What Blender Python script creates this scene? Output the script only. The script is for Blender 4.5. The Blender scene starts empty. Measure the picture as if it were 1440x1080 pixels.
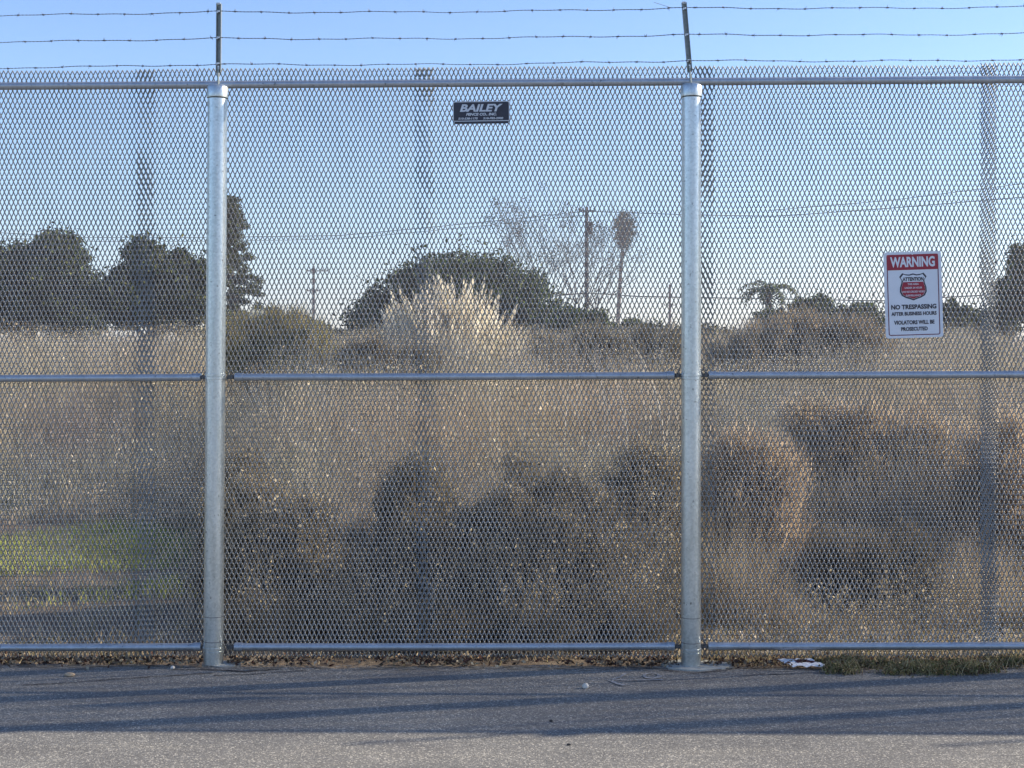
import bpy, math, random
import numpy as np
from mathutils import Vector, Matrix
R = math.radians
random.seed(7); rng = np.random.default_rng(11)
scene = bpy.context.scene
C = scene.collection

# ------------------------------------------------------------------ camera, sky, sun, exposure
F = 1900.0            # focal length in photo pixels (photo 1440 wide)
CAMZ, FY = 1.70, 7.25 # eye height, distance to the fence
cam = bpy.data.cameras.new('camera'); co = bpy.data.objects.new('camera', cam); C.objects.link(co)
co.location = (0, 0, CAMZ); co.rotation_euler = (R(90), 0, 0)
cam.sensor_width = 36; cam.lens = 36 * F / 1440; cam.shift_y = -50 / 1440
cam.clip_end = 6000; cam.clip_start = 0.05
scene.camera = co
SUNV = Vector((1.9, 0.39, 1.0)).normalized()
SUN_EL = math.asin(SUNV.z); SUN_AZ = math.atan2(SUNV.x, SUNV.y)
w = bpy.data.worlds.new('World'); scene.world = w; w.use_nodes = True
nt = w.node_tree; bg = nt.nodes['Background']
sky = nt.nodes.new('ShaderNodeTexSky'); sky.sky_type = 'NISHITA'; sky.sun_disc = False
sky.sun_elevation = SUN_EL; sky.sun_rotation = SUN_AZ
sky.air_density = 1.0; sky.dust_density = 0.2; sky.ozone_density = 5.2
tint = nt.nodes.new('ShaderNodeMix'); tint.data_type = 'RGBA'; tint.blend_type = 'MULTIPLY'; tint.inputs[0].default_value = 1
tint.inputs[7].default_value = (.98, .95, 1.0, 1)      # slightly less cyan air
nt.links.new(sky.outputs[0], tint.inputs[6]); nt.links.new(tint.outputs[2], bg.inputs[0]); bg.inputs[1].default_value = 0.125
sl = bpy.data.lights.new('sun', 'SUN'); sl.energy = 5.0; sl.angle = R(0.5); sl.color = (1.0, 0.87, 0.69)
so = bpy.data.objects.new('sun', sl); C.objects.link(so)
so.rotation_euler = (-SUNV).to_track_quat('-Z', 'Y').to_euler()
scene.view_settings.view_transform = 'Standard'; scene.view_settings.look = 'None'
scene.view_settings.exposure = 0.92; scene.view_settings.gamma = 1.0
scene.cycles.max_bounces = 6; scene.cycles.transparent_max_bounces = 8

def at(u, v, y):      # photo pixel at depth y -> point
    return Vector(((u - 720) * y / F, y, CAMZ - (v - 490) * y / F))

# ------------------------------------------------------------------ helpers
def tag(o, label=None, cat=None, group=None, kind=None):
    if label: o['label'] = label
    if cat: o['category'] = cat
    if group: o['group'] = group
    if kind: o['kind'] = kind
    return o
def empty(name, loc=(0, 0, 0), rz=0):
    o = bpy.data.objects.new(name, None); C.objects.link(o); o.location = loc; o.rotation_euler = (0, 0, rz)
    o.empty_display_size = .1
    return o
def link(name, me, mat, parent=None, loc=None):
    o = bpy.data.objects.new(name, me); C.objects.link(o)
    if mat is not None and not me.materials: me.materials.append(mat)
    if parent: o.parent = parent
    if loc is not None: o.location = loc
    return o
class MB:
    def __init__(s): s.v = []; s.f = []
    def add(s, v, f):
        n = len(s.v); s.v += [tuple(p) for p in v]; s.f += [tuple(i + n for i in q) for q in f]
    def box(s, c, d, rot=None, bev=0):
        hx, hy, hz = d[0] / 2, d[1] / 2, d[2] / 2
        if bev:
            prof = []
            for sx, sz in ((1, 1), (-1, 1), (-1, -1), (1, -1)):
                for k in range(3):
                    a = math.atan2(sz, sx) + (k - 1) * R(45)
                    prof.append((sx * (hx - bev) + bev * math.cos(a), sz * (hz - bev) + bev * math.sin(a)))
            vs = [Vector((x, -hy, z)) for x, z in prof] + [Vector((x, hy, z)) for x, z in prof]
            n = len(prof)
            fs = [tuple(range(n)), tuple(range(2 * n - 1, n - 1, -1))] + [(i, i + n, (i + 1) % n + n, (i + 1) % n) for i in range(n)]
        else:
            vs = [Vector((x, y, z)) for z in (-hz, hz) for y in (-hy, hy) for x in (-hx, hx)]
            fs = [(0, 2, 3, 1), (4, 5, 7, 6), (0, 1, 5, 4), (2, 6, 7, 3), (0, 4, 6, 2), (1, 3, 7, 5)]
        if rot is not None: vs = [rot @ p for p in vs]
        s.add([p + Vector(c) for p in vs], fs)
    def tube(s, pts, rad, n=8, cap=True):
        pts = [Vector(p) for p in pts]; m = len(pts)
        if not hasattr(rad, '__len__'): rad = [rad] * m
        vs = []; fs = []; u = None
        for i, p in enumerate(pts):
            t = (pts[min(i + 1, m - 1)] - pts[max(i - 1, 0)]).normalized()
            if u is None:
                u = t.cross(Vector((0, 0, 1)) if abs(t.z) < .9 else Vector((0, 1, 0))).normalized()
            else:
                u = (u - t * u.dot(t)).normalized()
            v = t.cross(u)
            for k in range(n):
                a = 2 * math.pi * k / n
                vs.append(p + (u * math.cos(a) + v * math.sin(a)) * rad[i])
        for i in range(m - 1):
            for k in range(n):
                fs.append((i * n + k, i * n + (k + 1) % n, (i + 1) * n + (k + 1) % n, (i + 1) * n + k))
        if cap: fs += [tuple(range(n - 1, -1, -1)), tuple((m - 1) * n + k for k in range(n))]
        s.add(vs, fs)
    def build(s, name, mat, parent=None, smooth=False, loc=None):
        me = bpy.data.meshes.new(name); me.from_pydata(s.v, [], s.f); me.update()
        if smooth:
            me.shade_smooth(); me.set_sharp_from_angle(angle=R(40))
        return link(name, me, mat, parent, loc)

def quads(name, V, mat, parent=None, col=None):
    """V (n,4,3) -> one mesh of n quads, col (n,3) -> colour attribute."""
    n = len(V); me = bpy.data.meshes.new(name)
    me.vertices.add(4 * n); me.vertices.foreach_set('co', V.astype(np.float32).ravel())
    me.loops.add(4 * n); me.loops.foreach_set('vertex_index', np.arange(4 * n, dtype=np.int32))
    me.polygons.add(n); me.polygons.foreach_set('loop_start', np.arange(0, 4 * n, 4, dtype=np.int32))
    me.update(calc_edges=True)
    if col is not None:
        a = me.color_attributes.new('tint', 'FLOAT_COLOR', 'POINT')
        c4 = np.ones((4 * n, 4), np.float32); c4[:, :3] = np.repeat(col, 4, axis=0)
        a.data.foreach_set('color', c4.ravel())
    me.validate()
    return link(name, me, mat, parent)

# ------------------------------------------------------------------ materials
def newmat(name):
    m = bpy.data.materials.new(name); m.use_nodes = True
    return m, m.node_tree, m.node_tree.nodes['Principled BSDF']
def N(t, kind, **k):
    n = t.nodes.new(kind)
    for a, b in k.items(): setattr(n, a, b)
    return n
def ramp(t, fac, stops):
    r = N(t, 'ShaderNodeValToRGB'); e = r.color_ramp.elements
    while len(e) < len(stops): e.new(.5)
    for i, (p, c) in enumerate(stops):
        e[i].position = p; e[i].color = (*c, 1) if len(c) == 3 else c
    t.links.new(fac, r.inputs[0]); return r
def noise(t, scale, detail=6, rough=.6, vec=None):
    n = N(t, 'ShaderNodeTexNoise'); n.inputs['Scale'].default_value = scale
    n.inputs['Detail'].default_value = detail; n.inputs['Roughness'].default_value = rough
    if vec: t.links.new(vec, n.inputs['Vector'])
    return n
def bump(t, b, h, strength, dist):
    bp = N(t, 'ShaderNodeBump'); bp.inputs['Strength'].default_value = strength; bp.inputs['Distance'].default_value = dist
    t.links.new(h, bp.inputs['Height']); t.links.new(bp.outputs[0], b.inputs['Normal'])
def plain(name, col, rough=.6, metal=0.0, var=.15, scale=30):
    m, t, b = newmat(name)
    g = N(t, 'ShaderNodeNewGeometry'); n = noise(t, scale, vec=g.outputs['Position'])
    c = Vector(col)
    r = ramp(t, n.outputs[0], [(.3, tuple(c * (1 - var))), (.7, tuple(c * (1 + var)))])
    t.links.new(r.outputs[0], b.inputs['Base Color'])
    b.inputs['Roughness'].default_value = rough; b.inputs['Metallic'].default_value = metal
    return m
def galv(name, lo, hi, metal, rough, scale=45):
    m, t, b = newmat(name)
    g = N(t, 'ShaderNodeNewGeometry')
    v = N(t, 'ShaderNodeTexVoronoi'); v.inputs['Scale'].default_value = 90
    t.links.new(g.outputs['Position'], v.inputs['Vector'])
    mp = N(t, 'ShaderNodeMapping'); mp.inputs['Scale'].default_value = (1, 1, .12)
    t.links.new(g.outputs['Position'], mp.inputs[0])
    n = noise(t, 14, 8, .65, mp.outputs[0])
    n2 = noise(t, scale, 5, .6, g.outputs['Position'])
    mx = N(t, 'ShaderNodeMix', data_type='RGBA'); mx.inputs[0].default_value = .35
    r1 = ramp(t, n.outputs[0], [(.3, lo), (.68, hi)])
    r2 = ramp(t, v.outputs['Color'], [(.2, lo), (.8, hi)])
    t.links.new(r1.outputs[0], mx.inputs[6]); t.links.new(r2.outputs[0], mx.inputs[7])
    sp = ramp(t, n2.outputs[0], [(.29, (.25, .24, .22)), (.37, (1, 1, 1))])       # small dark scuffs
    mm = N(t, 'ShaderNodeMix', data_type='RGBA', blend_type='MULTIPLY'); mm.inputs[0].default_value = .8
    t.links.new(mx.outputs[2], mm.inputs[6]); t.links.new(sp.outputs[0], mm.inputs[7])
    t.links.new(mm.outputs[2], b.inputs['Base Color'])
    rr = N(t, 'ShaderNodeMapRange'); rr.inputs[3].default_value = rough - .1; rr.inputs[4].default_value = rough + .14
    t.links.new(n.outputs[0], rr.inputs[0]); t.links.new(rr.outputs[0], b.inputs['Roughness'])
    b.inputs['Metallic'].default_value = metal
    bump(t, b, n2.outputs[0], .15, .001)
    return m
M = {}
M['post'] = galv('galvanised_post', (.42, .47, .46), (.74, .78, .76), .8, .30)
M['rail'] = galv('galvanised_rail', (.34, .38, .42), (.50, .54, .58), .65, .38)
M['mesh'] = plain('galvanised_mesh', (.25, .255, .25), .5, .22, .25, 6)
M['arm'] = galv('galvanised_arm', (.20, .23, .22), (.34, .37, .35), .6, .45)
M['wire'] = plain('weathered_wire', (.16, .16, .17), .55, .6, .3, 60)
M['bracket'] = plain('dull_bracket', (.11, .115, .12), .5, .6, .25, 80)
M['clip'] = plain('bright_clip', (.75, .76, .74), .35, .5, .1, 80)
M['white'] = plain('sign_white', (.74, .77, .80), .45, 0, .03, 20)
M['red'] = plain('sign_red', (.33, .010, .032), .45, 0, .08, 20)
M['maroon'] = plain('sign_dark_maroon', (.14, .01, .045), .45, 0, .08, 20)
M['black'] = plain('sign_black', (.015, .015, .03), .5, 0, .1, 20)
M['navy'] = plain('plate_navy', (.016, .018, .035), .4, 0, .2, 20)
M['silver'] = plain('plate_silver', (.58, .60, .62), .4, .3, .08, 20)
M['bark'] = plain('bark', (.085, .078, .068), .9, 0, .35, 9)
M['pole'] = plain('weathered_pole_wood', (.075, .073, .072), .9, 0, .3, 4)
M['cable'] = plain('cable_black', (.03, .03, .035), .6, 0, .1, 4)
M['concrete'] = plain('concrete', (.36, .37, .34), .9, 0, .22, 26)
M['paper'] = plain('paper', (.78, .79, .80), .7, 0, .05, 30)
M['paper_ink'] = plain('printed_maroon', (.10, .015, .02), .6, 0, .2, 30)
M['stone'] = plain('pale_stone', (.62, .58, .50), .85, 0, .2, 60)
M['tan_stone'] = plain('tan_stone', (.50, .36, .22), .85, 0, .25, 60)
M['dark_stone'] = plain('dark_pebble', (.03, .03, .03), .8, 0, .2, 60)
M['crack'] = plain('crack_dirt', (.022, .022, .024), .95, 0, .3, 40)
M['paint'] = plain('worn_marking_paint', (.27, .28, .29), .9, 0, .55, 60)

def foliage(name, transl=.3, rough=.7):
    m = bpy.data.materials.new(name); m.use_nodes = True; t = m.node_tree
    for n in list(t.nodes): t.nodes.remove(n)
    out = N(t, 'ShaderNodeOutputMaterial'); a = N(t, 'ShaderNodeAttribute', attribute_name='tint')
    d = N(t, 'ShaderNodeBsdfPrincipled'); d.inputs['Roughness'].default_value = rough
    d.inputs['Specular IOR Level'].default_value = .25
    tr = N(t, 'ShaderNodeBsdfTranslucent'); mx = N(t, 'ShaderNodeMixShader'); mx.inputs[0].default_value = transl
    g = N(t, 'ShaderNodeNewGeometry'); n = noise(t, 1.3, 4, .6, g.outputs['Position'])
    rr = ramp(t, n.outputs[0], [(.3, (.82, .80, .80)), (.7, (1.15, 1.15, 1.12))])
    mm = N(t, 'ShaderNodeMix', data_type='RGBA', blend_type='MULTIPLY'); mm.inputs[0].default_value = 1
    t.links.new(a.outputs['Color'], mm.inputs[6]); t.links.new(rr.outputs[0], mm.inputs[7])
    t.links.new(mm.outputs[2], d.inputs['Base Color']); t.links.new(mm.outputs[2], tr.inputs[0])
    t.links.new(d.outputs[0], mx.inputs[1]); t.links.new(tr.outputs[0], mx.inputs[2]); t.links.new(mx.outputs[0], out.inputs[0])
    return m
M['leaf'] = foliage('leaves', .25)
M['dry'] = foliage('dry_stalks', .3); M['plume'] = foliage('plumes', .6)

# asphalt
m, t, b = newmat('asphalt'); M['asphalt'] = m
g = N(t, 'ShaderNodeNewGeometry')
v = N(t, 'ShaderNodeTexVoronoi'); v.inputs['Scale'].default_value = 165; t.links.new(g.outputs['Position'], v.inputs['Vector'])
sep = N(t, 'ShaderNodeSeparateColor'); t.links.new(v.outputs['Color'], sep.inputs[0])
st = ramp(t, sep.outputs[0], [(0, (.115, .115, .11)), (.55, (.18, .177, .165)), (.86, (.255, .248, .228)), (.95, (.48, .455, .39))])
n = noise(t, 1.1, 9, .65, g.outputs['Position'])
big = ramp(t, n.outputs[0], [(.3, (.74, .74, .76)), (.7, (1.12, 1.11, 1.08))])
mm = N(t, 'ShaderNodeMix', data_type='RGBA', blend_type='MULTIPLY'); mm.inputs[0].default_value = 1
t.links.new(st.outputs[0], mm.inputs[6]); t.links.new(big.outputs[0], mm.inputs[7])
mpA = N(t, 'ShaderNodeMapping'); mpA.inputs['Scale'].default_value = (.5, 3.2, 1); t.links.new(g.outputs['Position'], mpA.inputs[0])
nA = noise(t, 1.6, 7, .7, mpA.outputs[0]); rA = ramp(t, nA.outputs[0], [(.34, (.78, .78, .79)), (.5, (1, 1, 1)), (.68, (1.12, 1.10, 1.05))])
mA = N(t, 'ShaderNodeMix', data_type='RGBA', blend_type='MULTIPLY'); mA.inputs[0].default_value = 1
t.links.new(mm.outputs[2], mA.inputs[6]); t.links.new(rA.outputs[0], mA.inputs[7])
t.links.new(mA.outputs[2], b.inputs['Base Color']); b.inputs['Roughness'].default_value = .9
n3 = noise(t, 160, 3, .6, g.outputs['Position'])
bump(t, b, n3.outputs[0], .9, .004)
# dirt
m, t, b = newmat('dry_dirt'); M['dirt'] = m
g = N(t, 'ShaderNodeNewGeometry'); n = noise(t, 2.2, 10, .7, g.outputs['Position'])
r = ramp(t, n.outputs[0], [(.3, (.05, .038, .03)), (.52, (.13, .10, .072)), (.75, (.30, .255, .19))])
t.links.new(r.outputs[0], b.inputs['Base Color']); b.inputs['Roughness'].default_value = .95
n3 = noise(t, 40, 6, .7, g.outputs['Position']); bump(t, b, n3.outputs[0], 1, .02)

# ------------------------------------------------------------------ setting: ground and road
FROT = -0.0118
def fy(x): return FY - 0.0118 * x
def sheet(name, xs, ys, zf, mat, edge=None):
    vs = []; fs = []
    for j, y in enumerate(ys):
        for x in xs:
            yy = y
            if edge and j == len(ys) - 1: yy = edge(x)
            vs.append((x, yy, zf(x, yy)))
    nx = len(xs)
    for j in range(len(ys) - 1):
        for i in range(nx - 1): fs.append((j * nx + i, j * nx + i + 1, (j + 1) * nx + i + 1, (j + 1) * nx + i))
    me = bpy.data.meshes.new(name); me.from_pydata(vs, [], fs); me.update(); me.shade_smooth()
    return tag(link(name, me, mat), kind='structure')
def gz(x, y):
    if y < 7.6 or y > 80: return -.03
    return -.03 + .03 * math.sin(x * 1.7 + y) * math.sin(y * 1.3 - x * .4) + .05 * min(1, max(0, y - 8) / 3)
gx = [-620, -300, -150, -60] + list(np.arange(-30, 30.1, .5)) + [60, 150, 300, 620]
gy = [-620, -300, -100, -20, 0, 6] + list(np.arange(7, 30, .4)) + [32, 36, 42, 50, 60, 80, 120, 200, 300, 450, 620]
sheet('ground', gx, gy, gz, M['dirt'])
def road_edge(x): return fy(x) - .035 + .03 * math.sin(x * 2.3 + 1) + .015 * math.sin(x * 9) + .008 * math.sin(x * 31 + 2)
rx = [-400, -100, -30] + list(np.arange(-10, 14, .06)) + [30, 100, 400]
road = sheet('road', rx, [-60, -10, 0, 3, 5, 6.2, 6.8, 7.2], lambda x, y: 0.0, M['asphalt'], road_edge)
# skirt so the asphalt edge has thickness
mb = MB(); ex = list(np.arange(-10, 14, .06))
vs = [(x, road_edge(x), 0.0) for x in ex] + [(x, road_edge(x) + .012, -.06) for x in ex]; k = len(ex)
mb.add(vs, [(i, i + 1, k + i + 1, k + i) for i in range(k - 1)])
mb.build('road_edge', M['asphalt'], road)

# ------------------------------------------------------------------ the fence
PX = 262.0
def fx(u): return (u - 720) / PX
def fz(v): return CAMZ - (v - 490) / PX
SL = 0.0042
fence = empty('chain_link_fence', (0, FY, 0), FROT)
tag(fence, 'tall galvanised steel mesh fence with barbed wire strands along the edge of the asphalt', 'fence')
XA, XB = -7.2, 12.9
posts = [-6.69, -4.14, None, 0.960, 3.51, 6.06, 8.61, 11.16]
PR = .0525
def lathe(mb, x, y, prof, n=40):
    vs = []; fs = []
    for z, r in prof:
        for k in range(n):
            a = 2 * math.pi * k / n; vs.append((x + r * math.cos(a), y + r * math.sin(a), z))
    for i in range(len(prof) - 1):
        for k in range(n): fs.append((i * n + k, i * n + (k + 1) % n, (i + 1) * n + (k + 1) % n, (i + 1) * n + k))
    fs.append(tuple((len(prof) - 1) * n + k for k in range(n)))
    fs.append(tuple(n - 1 - k for k in range(n)))
    mb.add(vs, fs)
ZT, ZM, ZB = fz(114.8), fz(529), fz(911)
for i, px in enumerate(posts):
    lean = 0.0; rot = [.02, -.04, 0, -.085, .03, .01, -.02, .04][i]
    bx = px
    if px is None: bx = -1.607; lean = .0075
    if i == 3: bx = .9585; lean = .0008
    mb = MB(); lathe(mb, 0, 0, [(-.25, PR), (fz(140) + .005, PR)])
    post = mb.build('post', M['post'], fence, True, (bx, 0, 0)); post.rotation_euler = (0, lean, 0)
    # bands clamped round the post
    for zb in (fz(527), fz(531.5), fz(912), fz(917)):
        mb = MB(); lathe(mb, 0, 0, [(zb - .007, PR + .0005), (zb - .006, PR + .0035), (zb + .006, PR + .0035), (zb + .007, PR + .0005)])
        mb.build('brace_band', M['post'], post, True)
    if i in (2, 3):
        for zb in (fz(867), fz(902)):
            mb = MB(); lathe(mb, 0, 0, [(zb - .0015, PR), (zb - .001, PR + .0012), (zb + .001, PR + .0012), (zb + .0015, PR)])
            mb.build('weld_line', M['bracket'], post, True)
    mb = MB(); zc = fz(136)
    lathe(mb, 0, 0, [(zc - .004, PR + .0002), (zc - .004, PR + .0045), (zc + .004, PR + .0055), (zc + .050, PR + .0045), (zc + .060, PR - .001), (zc + .066, PR - .014), (zc + .068, .012)])
    mb.build('post_cap', M['post'], post, True)
    # barb arm: stem, then folded channel
    arm_r = Matrix.Rotation(rot, 3, 'Y')
    base = Vector((0, .012, zc + .064))
    mb = MB()
    L = fz(3) - base.z
    mb.tube([base - Vector((0, 0, .01)), base + arm_r @ Vector((0, 0, .10))], .0055, 8)
    for sx in (-1, 1): mb.box(base + arm_r @ Vector((sx * .0115, .006, .075 + (L - .075) / 2)), (.004, .018, L - .075), arm_r)
    mb.box(base + arm_r @ Vector((0, .016, .068 + (L - .068) / 2)), (.024, .003, L - .072), arm_r)
    arm = mb.build('barb_arm', M['arm'], post)
    mb = MB()
    for vv in (13, 50, 86.5):
        h = fz(vv) + SL * bx - base.z
        p = base + arm_r @ Vector((0, -.004, h))
        mb = MB(); mb.box(p + Vector((-.006, 0, 0)), (.008, .006, .014), arm_r @ Matrix.Rotation(.5, 3, 'Y'), .002)
        mb.box(p + Vector((.003, -.002, .002)), (.010, .005, .008), arm_r @ Matrix.Rotation(-.4, 3, 'Y'), .002)
        mb.build('wire_clip', M['clip'], arm)
    mb = MB(); mb.box(base + arm_r @ Vector((.001, -.001, .098)), (.009, .007, .02), arm_r, .002); mb.build('rivet', M['clip'], arm)
    mb = MB(); mb.box(base + arm_r @ Vector((-.002, .002, L + .001)), (.020, .018, .006), arm_r); mb.build('arm_tip', M['clip'], arm)
pcx = [-6.69, -4.14, -1.595, .9595, 3.51, 6.06, 8.61, 11.16]
# rails
RY = .036
def rail(z0, x0, x1, r=.0195, ends=True):
    mb = MB()
    n = 14; pts = []
    for k in range(n + 1):
        x = x0 + (x1 - x0) * k / n
        pts.append((x, RY, z0 + SL * x - (.0022 * math.sin(math.pi * k / n) if ends else 0)))
    mb.tube(pts, r, 20)
    o = mb.build('rail', M['rail'], fence, True)
    if ends:
        for s, xe in ((-1, x0), (1, x1)):
            mb = MB(); z = z0 + SL * xe
            mb.tube([(xe - s * .038, RY, z), (xe - s * .037, RY, z), (xe + s * .004, RY, z), (xe + s * .008, RY, z)], [r, r + .003, r + .003, r * .7], 20)
            mb.build('rail_end', M['rail'], o, True)
            mb = MB()
            mb.box((xe + s * .026, RY - .004, z), (.045, .006, .022))
            mb.tube([(xe + s * .020, RY - .022, z), (xe + s * .020, RY + .016, z)], .006, 6)
            mb.box((xe + s * .020, RY - .016, z), (.016, .008, .016), Matrix.Rotation(.4, 3, 'Y'))
            mb.tube([(xe + s * .012, RY - .012, z + .004), (xe + s * .030, RY - .02, z + .024), (xe + s * .036, RY - .01, z + .040)], .0022, 5)
            mb.build('bolt_bracket', M['bracket'], o)
rail(ZT, XA, XB, .0205, False)
for a, bb in zip(pcx[:-1], pcx[1:]):
    rail(ZM, a + .102, bb - .092)
    rail(ZB, a + .100, bb - .090, .0205)
# couplings on the top rail
for x in (-4.6, 7.4):
    mb = MB(); mb.tube([(x - .06, RY, ZT + SL * x), (x + .06, RY, ZT + SL * x)], .0225, 20)
    mb.build('rail_sleeve', M['rail'], fence, True)

# expanded mesh sheets: tall diamonds, one shared mesh datablock
SW, SH = 6.52 / PX, 14.45 / PX / 2
def mesh_sheet(width, height):
    nc = round(width / SW); nr = round(height / SH)
    W, T, BL = .0060, .0014, .0018
    segs = []
    for j in range(nr):
        off = (j % 2) * .5
        for i in range(nc):
            x = (i + off) * SW
            for s in (-1, 1):
                if x + s * SW / 2 < -1e-6 or x + s * SW / 2 > nc * SW: continue
                segs.append((x, j * SH + BL, x + s * SW / 2, (j + 1) * SH - BL, s))
    segs = np.array(segs)
    a = segs[:, 0:2]; bpt = segs[:, 2:4]; s = segs[:, 4]
    d = bpt - a; Ls = np.linalg.norm(d, axis=1, keepdims=True); d = d / Ls
    a = a - d * .0022; bpt = bpt + d * .0022
    nrm = np.stack([d[:, 1], -d[:, 0]], 1)          # in plane
    tilt = np.where(s > 0, -R(4), R(7))
    ct, sn = np.cos(tilt), np.sin(tilt)
    n = len(segs); rows = []
    wob = lambda x, z: .0018 * np.sin(x * 9 + z * 3) + .0012 * np.sin(z * 11 + x * 4) + .006 * np.sin(np.pi * z / 1.5) ** 2 * (.6 + .4 * np.sin(x * 4 + 1))
    wx = lambda x, z: .0016 * np.sin(z * 5.1 + x * 3) + .0008 * np.sin(z * 17 + x * 23)
    wz_ = lambda x, z: .0022 * np.sin(x * 4.3 + z * 1.7) + .0010 * np.sin(x * 19 + z * 8)
    for p in (a, bpt):
        for e1, e2 in ((-1, -1), (1, -1), (1, 1), (-1, 1)):
            u = e1 * W / 2; vv = e2 * T / 2
            uu = u * ct - vv * sn; v2 = u * sn + vv * ct
            q = np.zeros((n, 3)); q[:, 0] = p[:, 0] + nrm[:, 0] * uu + wx(p[:, 0], p[:, 1]); q[:, 2] = p[:, 1] + nrm[:, 1] * uu + wz_(p[:, 0], p[:, 1])
            q[:, 1] = v2 + wob(p[:, 0], p[:, 1]); rows.append(q)
    P = np.stack(rows, 1)  # n,8,3
    nodes = np.array([((i + (j % 2) * .5) * SW, j * SH) for j in range(1, nr) for i in range(nc + 1 - j % 2)])
    m_ = len(nodes); B_ = np.zeros((m_, 8, 3))
    for k_, (ex_, ey_, ez_) in enumerate(((-1, -1, -1), (1, -1, -1), (1, 1, -1), (-1, 1, -1), (-1, -1, 1), (1, -1, 1), (1, 1, 1), (-1, 1, 1))):
        B_[:, k_, 0] = nodes[:, 0] + ex_ * .0041 + wx(nodes[:, 0], nodes[:, 1]); B_[:, k_, 2] = nodes[:, 1] + ez_ * .0042 + wz_(nodes[:, 0], nodes[:, 1])
        B_[:, k_, 1] = ey_ * (T / 2 + .00055) + wob(nodes[:, 0], nodes[:, 1])
    P = np.concatenate([P, B_]); n = len(P)
    me = bpy.data.meshes.new('mesh_sheet'); me.vertices.add(8 * n); me.vertices.foreach_set('co', P.astype(np.float32).ravel())
    base = (np.arange(n) * 8)[:, None]
    q = np.array([0, 1, 5, 4, 1, 2, 6, 5, 2, 3, 7, 6, 3, 0, 4, 7, 0, 3, 2, 1, 4, 5, 6, 7])[None, :] + base
    me.loops.add(24 * n); me.loops.foreach_set('vertex_index', q.astype(np.int32).ravel())
    me.polygons.add(6 * n); me.polygons.foreach_set('loop_start', np.arange(0, 24 * n, 4, dtype=np.int32))
    me.update(calc_edges=True); me.validate()
    return me
PITCH = 399.5 / PX
x0 = fx(595) - 4 * PITCH - .035
MSH = mesh_sheet(PITCH + .09, fz(95) - fz(931))
for k in range(13):
    o = link('mesh_panel', MSH, M['mesh'], fence)
    wide = .03 if k == 6 else 0
    o.location = (x0 + round(PITCH * k / SW) * SW + [0, .0013, .0024, .0008, .0019, .0012, .0085][k % 7], .0640 + (.0045 if k % 2 else 0), fz(931) + .005 + SL * (x0 + PITCH * k + .7) + [.0, .002, -.001, .003, .001, -.002, .007][k % 7])
    if k == 6: o.location.x -= round(.022 / SW) * SW
    o.rotation_euler = (0, -SL + [.0005, -.0004, .0003][k % 3] + (.0032 if k == 6 else 0), 0)
# barbed wire, three strands
for vv, ph in ((13, 0), (50.5, .05), (87, .1)):
    z0 = fz(vv); mb = MB()
    xs = np.arange(XA, XB, .012)
    def wz(x):
        k = max([p for p in pcx if p <= x] or [pcx[0] - 2.55]); f = (x - k) / 2.55
        return z0 + SL * 1.25 * x - .010 * math.sin(math.pi * min(max(f, 0), 1)) + .0035 * math.sin(x * 7.3 + vv) + .0015 * math.sin(x * 23 + vv)
    for s in (0, math.pi):
        mb.tube([(x, .006 + .0016 * math.cos(x * 160 + s), wz(x) + .0016 * math.sin(x * 160 + s)) for x in xs], .0013, 4)
    x = XA + ph
    while x < XB - .05:
        x += random.gauss(.146, .004); z = wz(x); y = .006
        mb.tube([(x - .006, y, z), (x + .006, y, z)], .0042, 6)
        for q in range(4):
            a = random.uniform(0, 6.28); l = random.uniform(.010, .017)
            dx = (.004 if q < 2 else -.004)
            mb.tube([(x + dx, y, z), (x + dx + random.uniform(-.006, .006), y + l * math.cos(a), z + l * math.sin(a))], [.0013, .0005], 4)
    if vv == 13: mb.tube([(fx(944), .004, wz(fx(944))), (fx(932), 0, wz(fx(932)) + .016), (fx(919), -.01, wz(fx(919)) + .033)], .0011, 4)
    mb.build('barbed_wire', M['wire'], fence)

# ------------------------------------------------------------------ signs
def text(body, size, mat, parent, loc, sx=1.0, shear=0.0, bold=0.0, name='lettering', width=None):
    cu = bpy.data.curves.new(name, 'FONT'); cu.body = body; cu.size = 1; cu.align_x = 'CENTER'; cu.align_y = 'CENTER'
    cu.shear = shear; cu.offset = bold; cu.extrude = .002; cu.resolution_u = 3
    tmp = bpy.data.objects.new('tmp', cu); C.objects.link(tmp)
    bpy.context.view_layer.update()
    me = bpy.data.meshes.new_from_object(tmp); bpy.data.objects.remove(tmp)
    co_ = np.zeros(len(me.vertices) * 3); me.vertices.foreach_get('co', co_); co_ = co_.reshape(-1, 3)
    mn, mx_ = co_.min(0), co_.max(0); co_[:, :2] -= ((mn + mx_) / 2)[:2]
    h = mx_[1] - mn[1]; wd = mx_[0] - mn[0]
    kz = size / h; kx = (width / wd) if width else kz * sx
    out = np.stack([co_[:, 0] * kx, -co_[:, 2] * .12, co_[:, 1] * kz], 1)
    me.vertices.foreach_set('co', out.astype(np.float32).ravel()); me.update()
    o = link(name, me, mat, parent); o.location = loc
    return o
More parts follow.
